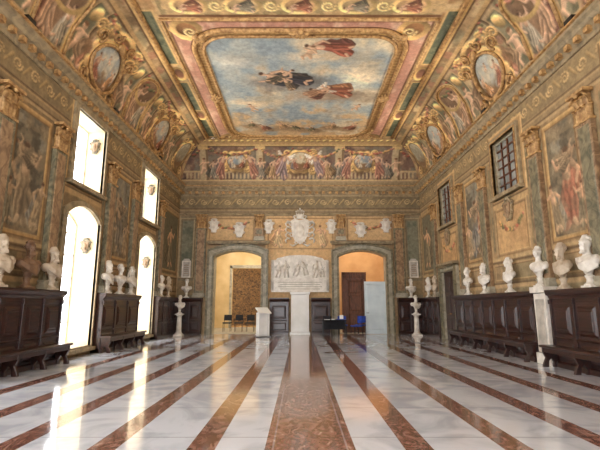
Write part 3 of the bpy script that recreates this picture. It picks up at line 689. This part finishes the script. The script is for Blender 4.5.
mb.obj('wall_adjacent_back')
mb=MB(); mb.box(-.1,.1,D+.46,YA-.01,0,5.5,yellowp); mb.obj('wall_adjacent_partition')
mb=MB(); mb.box(-W-.2,-W,D+.46,YA+.2,0,5.5,yellowp); mb.obj('wall_adjacent_left')
mb=MB(); mb.box(W,W+.2,D+.46,YA+.2,0,5.5,orangep); mb.obj('wall_adjacent_right')
mb=MB(); mb.box(-W-.2,W+.2,D+.46,YA+.2,5.5,5.7,cream); mb.obj('ceiling_adjacent')
mb=MB(); mb.box(-4.45,-4.31,YA-.08,YA-.01,0,3.85,stonep); mb.box(-2.19,-2.05,YA-.08,YA-.01,0,3.85,stonep); mb.box(-4.45,-2.05,YA-.08,YA-.01,3.71,3.9,stonep); mb.obj('door_3')
mb=MB(); mb.box(-5.0,-1.2,28.25,28.3,.1,4.2,tapes); mb.box(-5.1,-5.0,28.2,28.32,.0,4.3,gold); mb.box(-1.2,-1.1,28.2,28.32,.0,4.3,gold); mb.box(-5.0,-1.2,28.2,28.32,4.2,4.3,gold); mb.box(-5.0,-1.2,28.2,28.32,.0,.1,gold)
mb.obj('tapestry')
def door_leaf(name,w,h,m,loc,rz,rows=3):
    mb=MB(); mb.box(0,w,-.025,.025,0.01,h,m)
    for s in (-1,1):
        Mx=Matrix.Identity(4) if s>0 else Matrix.Translation((w,0,0))@Matrix.Rotation(PI,4,'Z')
        zz=[.15,h*.36,h*.72,h-.12][:rows+1]
        for i in range(rows):
            mb.panel(.1,w-.1,.025,.045,zz[i]+.05,zz[i+1]-.03,.04,m,Mx)
    mb.tube([(w-.07,.05,1.02),(w-.07,.09,1.02),(w-.18,.09,1.02)],.012,metalm)
    mb.obj(name,loc,rz)
door_leaf('door_4',1.08,2.55,bluewhite,(4.26,D-.02,0),PI+.12,3)
mb=MB()
mb.box(2.35,2.47,22.75,22.95,0,2.85,wood2); mb.box(3.35,3.47,22.75,22.95,0,2.85,wood2); mb.box(2.35,3.47,22.75,22.95,2.75,2.95,wood2)
mb.box(2.47,3.35,22.84,22.88,0,2.75,wood2)
for a,b in ((.15,1.0),(1.1,1.9),(2.0,2.65)):
    mb.panel(2.56,3.26,-22.84,-22.81,a,b,.05,wood2,Matrix.Diagonal((1,-1,1,1)))
mb.box(2.2,2.35,22.7,23.0,0,3.1,wood2); mb.box(2.2,3.47,22.7,22.76,2.95,3.1,wood2)
mb.obj('door_5')
o=doorframe(6,.72,2.75,(W,RWC[3],0),PI/2,0.0,.24,0)
mb=MB(); mb.box(-.72,.72,.01,.04,0,2.75,wood)
for s in (-1,1):
    for a,b in ((.15,.9),(1.0,1.8),(1.9,2.6)):
        mb.panel(min(s*.06,s*.64),max(s*.06,s*.64),.04,.07,a,b,.05,wood)
    mb.ell((s*.06,.09,1.05),(.02,.03,.02),gold,8)
mb.obj('door_7',(W,RWC[3],0),PI/2)
# ---------------------------------------------------------------- wainscot benches
def wainscot(L,loc,rz,bench=True):
    mb=MB(); y0=.01
    mb.box(0,L,y0,.24,.0,1.6,wood)
    mb.prism([(y0,0),(.30,0),(.30,.1),(.27,.14),(y0,.14)],0,L,wood,MPROF)
    mb.prism([(y0,1.55),(.27,1.55),(.29,1.6),(.34,1.64),(.36,1.7),(.36,1.75),(y0,1.75)],-.02,L+.02,wood,MPROF)
    mb.prism([(.2,.62),(.27,.63),(.28,.67),(.2,.7)],0,L,wood,MPROF)
    n=max(1,round(L/.85)); w=L/n
    for i in range(n+1):
        x=i*w; a=max(0,x-.055); b=min(L,x+.055); mb.box(a,b,.23,.28,.14,1.55,wood)
        mb.box(max(0,x-.08),min(L,x+.08),.23,.31,1.42,1.52,wood)
    for i in range(n):
        a=i*w+.09;b=(i+1)*w-.09
        mb.box(a,b,.23,.255,1.44,1.5,wood); mb.panel(a+.03,b-.03,.235,.275,.74,1.38,.06,wood); mb.panel(a+.1,b-.1,.27,.29,.84,1.28,.02,wood)
        mb.panel(a+.03,b-.03,.235,.265,.18,.56,.05,wood)
    if bench:
        mb.prism([(.24,.43),(.60,.43),(.62,.45),(.62,.475),(.60,.49),(.24,.49)],-.02,L+.02,wood,MPROF)
        mb.box(.02,L-.02,.54,.57,.33,.43,wood)
        k=max(2,round(L/1.1)+1)
        for i in range(k):
            x=.06+(L-.12)*i/(k-1)
            poly=[(.26,.0),(.36,.0),(.34,.1),(.40,.2),(.46,.14),(.48,.0),(.60,.0),(.58,.08),(.52,.2),(.58,.32),(.58,.43),(.26,.43)]
            mb.prism(poly,x-.035,x+.035,wood,MPROF)
    return mb.obj('panelled_bench' if bench else 'wood_wainscot',loc,rz,.006)
def wr(a,b,bench=True): wainscot(b-a,(W,a,0),PI/2,bench)
def wl(a,b,bench=True): wainscot(b-a,(-W,b,0),-PI/2,bench)
wr(4.5,RPIL[4]-.36); wr(RPIL[4]+.36,RWC[3]-1.02); wr(RWC[3]+1.02,D-.35,False)
wl(LWC[1]+WH+.12,LWC[2]-WH-.16); wl(LWC[2]+WH+.16,LWC[3]-WH-.16); wl(LWC[3]+WH+.16,D-.35,False)
wainscot(1.28,(-4.84,D,0),PI,False); wainscot(1.28,(6.12,D,0),PI,False)
wainscot(.92,(-.56,D,0),PI,False); wainscot(.92,(1.48,D,0),PI,False)
# ---------------------------------------------------------------- busts
def bake(mb,vox,sm):
    me=mb.mesh('tmp'); o=bpy.data.objects.new('tmp',me); bpy.context.collection.objects.link(o)
    r=o.modifiers.new('r','REMESH'); r.mode='VOXEL'; r.voxel_size=vox; r.use_smooth_shade=True
    s=o.modifiers.new('s','SMOOTH'); s.iterations=sm; s.factor=.5
    dg=bpy.context.evaluated_depsgraph_get(); dg.update(); ev=o.evaluated_get(dg); m2=bpy.data.meshes.new_from_object(ev)
    bpy.data.objects.remove(o); return m2
def bust_mesh(var,m):
    r=random.Random(var); b=MB(); E=b.ell
    E((0,0,.80),(.083,.10,.115),m,14); E((0,.03,.735),(.062,.075,.075),m,12); E((0,.075,.688),(.03,.03,.026),m,10)
    E((0,.108,.775),(.014,.026,.034),m,10,rot=(.35,'X')); E((0,.118,.757),(.019,.018,.012),m,8)
    for s in (-1,1):
        E((s*.033,.085,.822),(.032,.02,.012),m,8); E((s*.032,.088,.796),(.016,.012,.010),m,8); E((s*.042,.07,.755),(.026,.026,.024),m,8)
        E((s*.086,-.005,.785),(.013,.026,.036),m,8)
    E((0,.1,.722),(.026,.014,.008),m,8); E((0,.098,.708),(.022,.014,.009),m,8)
    for i in range(46):
        a=r.uniform(0,2*PI); e=r.uniform(-.15,1.4); x=math.cos(a)*math.cos(e); y=math.sin(a)*math.cos(e); z=math.sin(e)
        if y>.25 and z<.72: continue
        E((x*.084,-.008+y*.1,.81+z*.112),(.026,.026,.02),m,7)
    if var%2==0:
        for i in range(22): E((r.uniform(-.055,.055),.05+r.uniform(0,.05),.66+r.uniform(-.05,.05)),(.022,.022,.028),m,7)
    if var==3:
        for s in (-1,1):
            for k in range(7): E((s*(.09+.01*k%3),-.02,.8-.035*k),(.03,.045,.028),m,8)
    b.tube([(0,-.005,.50),(0,0,.62),(0,.0,.74)],[.085,.062,.06],m,14)
    E((0,0,.47),(.19,.105,.12),m,14); E((0,.03,.40),(.155,.09,.12),m,12); E((0,.01,.31),(.10,.07,.1),m,12); E((0,0,.25),(.065,.055,.07),m,10)
    for s in (-1,1): E((s*.185,-.01,.47),(.085,.085,.095),m,12); E((s*.085,.085,.44),(.07,.04,.055),m,10)
    if var!=1:
        for k in range(5): b.tube([(-.24,.0-.0*k,.50-.035*k),(-.1,.11,.44-.045*k),(.06,.125,.42-.02*k),(.2,.06,.53-.02*k),(.23,-.03,.50)],[.02,.024,.022,.022,.015],m,7)
    else:
        b.tube([(-.12,.04,.55),(-.04,.12,.44),(0,.125,.33)],[.03,.03,.02],m,8); b.tube([(.12,.04,.55),(.04,.12,.44),(0,.125,.33)],[.03,.03,.02],m,8)
        for k in range(4): E((0,.13,.47-.04*k),(.012,.01,.012),m,6)
    me=bake(b,.0115,3); me.materials.clear(); me.materials.append(m); me.name='bust'
    bm=bmesh.new(); bm.from_mesh(me)
    s=MB(); s.box(-.12,.12,-.1,.1,0,.035,m); s.lathe([(.1,.035),(.105,.05),(.09,.065),(.062,.09),(.055,.14),(.066,.18),(.078,.2),(.07,.215)],m,20)
    sm=s.mesh('s'); bm.from_mesh(sm); bm.to_mesh(me); bm.free(); return me
BM=[bust_mesh(0,marble_w),bust_mesh(1,marble_w),bust_mesh(3,marble_w)]
BMo=[bust_mesh(2,marble_old)]; BT=[bust_mesh(4,backlit_terra)]
def bust(me,x,y,z,rz,s=1.0): place(me,'marble_bust',(x,y,z),rz,0,s)
ZT=1.755
for i,(y,s) in enumerate(((8.95,1.18),(9.85,1.14),(10.8,1.1),(12.4,1.08),(14.1,1.08),(15.5,1.05),(19.3,1.0),(20.3,1.0),(7.6,1.1))):
    bust((BM+BMo)[(0,3,1,2,0,1,3,2,1)[i]],W-.2,y,ZT+(.09 if i==2 else 0),PI/2+random.uniform(-.25,.25)+.15,s)
for i,(y,s,k) in enumerate(((7.6,1.1,0),(8.6,1.14,3),(9.5,1.14,4),(10.45,1.12,3),(13.5,1.1,0),(14.45,1.08,1),(15.4,1.08,2),(18.8,1.0,1),(19.8,1.0,3))):
    me=(BM+BMo+BT)[k]; bust(me,-W+.2,y,ZT,-PI/2+random.uniform(-.2,.2)-.2,s)
bust(BM[1],-5.62,D-.18,ZT,PI,1.0); bust(BM[0],5.5,D-.18,ZT,PI,1.0)
def pedestal_bust(x,y):
    e=bpy.data.objects.new('pedestal_bust',None); bpy.context.collection.objects.link(e); e.location=(x,y,0)
    mb=MB(); m=marble_w; mb.box(-.2,.2,-.2,.2,0,.07,m); mb.lathe([(.18,.07),(.19,.1),(.15,.14),(.125,.18),(.115,.3),(.105,.8),(.1,.88),(.13,.9),(.14,.93),(.1,.95)],m,24); mb.box(-.17,.17,-.17,.17,.95,1.0,m)
    a=mb.obj('column'); a.parent=e; b=place(BM[0],'bust',(0,0,1.0),PI,0,.92); b.parent=e
pedestal_bust(-5.6,20.4); pedestal_bust(5.4,20.4)
# ---------------------------------------------------------------- back wall decorations
def esc(name,x,z,w,h,fancy=False,y=.01,m1=marble_w,m2=marble_w):
    mb=MB(); escutcheon(mb,w,h,m1,m2,None,fancy); mb.obj(name,(x,D-y,z),PI)
esc('coat_of_arms',0,5.1,.95,1.3,True)
for x,z in ((-4.4,5.35),(4.4,5.35),(-1.6,5.3),(1.6,5.3)): esc('heraldic_shield',x,z,.44,.62,False,.03)
for x in (-3.1,3.1): esc('heraldic_shield',x,5.12,.5,.66,False,.03)
def relief():
    mb=MB(); w=1.38; out=[(-w,2.1),(w,2.1),(w,3.62),(w-.16,3.62),(w-.24,3.72)]+[(.9*math.cos(a)*1.05,3.72+.16*math.sin(a)) for a in [PI*i/10 for i in range(1,10)]]+[(-w+.24,3.72),(-w+.16,3.62),(-w,3.62)]
    mb.prism(out,0.01,.1,marble_w,MX)
    def hum(x,z,h,lean=0,f=1):
        M=Matrix.Translation((x,.1,z))@Matrix.Rotation(lean,4,'Y')@Matrix.Diagonal((h*f,h*.7,h,1))
        mb.ell((0,.02,.9),(.07,.07,.085),marble_w,8,M); mb.tube([(0,.02,.82),(0,.03,.6),(0,.03,.45)],[.05,.13,.1],marble_w,8,M)
        mb.tube([(.04,.02,.5),(.12,.04,.28),(.06,.02,.02)],[.1,.075,.04],marble_w,8,M); mb.tube([(-.04,.02,.5),(-.1,.03,.25),(-.14,.02,.02)],[.1,.075,.04],marble_w,8,M)
        mb.tube([(.12,.03,.74),(.26,.04,.62),(.34,.04,.78)],[.05,.04,.03],marble_w,8,M); mb.tube([(-.12,.03,.74),(-.22,.04,.58),(-.1,.06,.5)],[.05,.04,.03],marble_w,8,M)
    for x,z,h,l,f in ((-1.1,2.75,.8,.1,1),(-.75,2.72,.9,-.1,-1),(-.3,2.85,.85,.25,1),(.25,2.8,.8,-.3,-1),(.7,2.72,.9,.05,1),(1.1,2.72,.85,-.05,-1)): hum(x,z,h,l,f)
    mb.box(-w+.05,w-.05,.09,.16,2.62,2.7,marble_w); mb.box(-w-.05,w+.05,0.01,.18,2.03,2.1,marble_w)
    for k in range(4): mb.box(-1.1+.1*k%.2,1.1-.1*k%.2,.1,.104,2.5-.11*k,2.53-.11*k,stonep)
    for s in (-1,1): mb.box(s*w-.06,s*w+.06,.01,.15,2.1,3.62,marble_g)
    mb.obj('relief_plaque',(0,D,0),PI)
relief()
mb=MB(); mb.box(-.49,.49,.01,.42,0,.1,whitep); mb.panel(-.45,.45,.01,.38,.1,1.92,.015,whitep); mb.box(-.49,.49,0.01,.42,1.92,2.02,whitep); mb.panel(-.33,.33,.375,.39,.3,1.7,.02,whitep)
mb.obj('marble_plinth',(0,D,0),PI)
for s in (-1,1):
    mb=MB(); mb.prism([(-.22,0),(.22,0),(.22,.8),(.12,.95),(-.12,.95),(-.22,.8)],0.01,.05,marble_g,MX)
    ring(mb,[(-.16,.06),(.16,.06),(.16,.78),(-.16,.78)],[(-.22,0),(.22,0),(.22,.84),(-.22,.84)],.05,.07,marble_w)
    for k in range(5): mb.box(-.12,.12,.05,.054,.2+.1*k,.225+.1*k,stoneb)
    mb.obj('inscription_plaque',(s*5.72,D,2.75),PI)
# ---------------------------------------------------------------- lectern, table, chairs
mb=MB(); mb.box(-.3,.3,-.22,.22,0,.03,metalm); mb.box(-.27,.27,.0,.03,.03,1.12,whitep)
mb.add([(-.3,-.24,1.02),(.3,-.24,1.02),(.3,.22,1.26),(-.3,.22,1.26),(-.3,-.24,1.05),(.3,-.24,1.05),(.3,.22,1.29),(-.3,.22,1.29)],[(0,3,2,1),(4,5,6,7),(0,1,5,4),(1,2,6,5),(2,3,7,6),(3,0,4,7)],whitep)
mb.box(-.2,.2,-.03,0,.1,.95,paper); mb.box(-.25,-.2,-.15,.2,.03,1.06,whitep); mb.box(.2,.25,-.15,.2,.03,1.06,whitep)
mb.obj('lectern',(-1.65,19.7,0),.5)
def chair(name,x,y,rz,m):
    mb=MB()
    for sx in (-.19,.19):
        mb.tube([(sx,.19,0),(sx,.18,.44)],.013,black); mb.tube([(sx,-.22,0),(sx,-.18,.45),(sx*.98,-.24,.86)],.013,black); mb.tube([(sx,-.2,.2),(sx,.19,.2)],.009,black)
    mb.tube([(-.19,.18,.42),(.19,.18,.42)],.011,black)
    mb.prism([(-.22,-.18),(.22,-.18),(.23,.15),(.18,.22),(-.18,.22),(-.23,.15)],.44,.49,m)
    mb.add([(-.21,-.2,.58),(.21,-.2,.58),(.2,-.25,.88),(-.2,-.25,.88),(-.21,-.165,.58),(.21,-.165,.58),(.2,-.215,.88),(-.2,-.215,.88)],[(0,3,2,1),(4,5,6,7),(0,1,5,4),(1,2,6,5),(2,3,7,6),(3,0,4,7)],m)
    mb.obj(name,(x,y,0),rz,.012)
mb=MB(); mb.box(-.55,.55,-.3,.3,.71,.745,dark)
for sx in (-.5,.5):
    for sy in (-.26,.26): mb.box(sx-.02,sx+.02,sy-.02,sy+.02,0,.71,black)
mb.box(-.5,.5,.24,.26,.3,.71,dark)
mb.box(-.45,-.2,-.2,.02,.746,.76,paper); mb.box(.1,.4,-.15,.1,.746,.775,blue); mb.box(-.12,.02,-.1,.1,.746,.78,paper)
mb.box(.25,.42,0,.02,.775,.95,paper)
mb.obj('desk',(1.55,20.0,0),0)
chair('chair',1.3,20.85,PI,dark); chair('chair',2.0,20.85,PI,blue); chair('chair',2.55,20.0,PI/2+.3,blue); chair('chair',2.85,20.85,PI*.85,blue)
for i in range(4): chair('chair',-3.9+.62*i,23.6,PI,dark)
def fill_flood(x,y,tx,ty,tz,e):  # spot lamps and fixtures added on the cornice to warm the ceiling
    mb=MB(); mb.box(-.12,.12,-.03,.03,0,.03,black); mb.box(-.14,.14,-.05,.05,.05,.17,black); mb.box(-.14,-.12,-.02,.02,.0,.1,black); mb.box(.12,.14,-.02,.02,0,.1,black)
    o=mb.obj('added_floodlight',(x,y,ZC),PI/2)
    l=bpy.data.lights.new('vault_fill_lamp','SPOT'); l.energy=e; l.color=(1,.88,.72); l.spot_size=2.6; l.spot_blend=1; l.shadow_soft_size=.12
    lo=bpy.data.objects.new('vault_fill_lamp',l); bpy.context.collection.objects.link(lo); lo.location=(x*.985,y,ZC+.3)
    d=Vector((tx,ty,tz))-lo.location; lo.rotation_euler=d.to_track_quat('-Z','Y').to_euler()
for y in (4,8.5,13,17.5):
    for s in (-1,1): fill_flood(s*5.95,y,-s*3.5,y+1,HC-.4,430)
for x,y,e,c in ((-3.2,24.7,220,(1,.92,.78)),(3.4,24.4,130,(1,.86,.68)),):  # unseen area fills added to brighten the adjacent rooms
    l=bpy.data.lights.new('adjacent_fill','AREA'); l.energy=e; l.color=c; l.size=3.2
    lo=bpy.data.objects.new('adjacent_fill',l); bpy.context.collection.objects.link(lo); lo.location=(x,y,5.45)
w=bpy.data.worlds.new('sky'); sc.world=w; w.use_nodes=True; bg=w.node_tree.nodes['Background']; bg.inputs[0].default_value=(.95,.97,1,1); bg.inputs[1].default_value=8.5
cd=bpy.data.cameras.new('camera'); co=bpy.data.objects.new('camera',cd); bpy.context.collection.objects.link(co); sc.camera=co
cd.sensor_width=36; cd.lens=36*430/600; co.location=(0,0,1.4); co.rotation_euler=(PI/2+math.atan(80/430),0,0); cd.clip_end=200
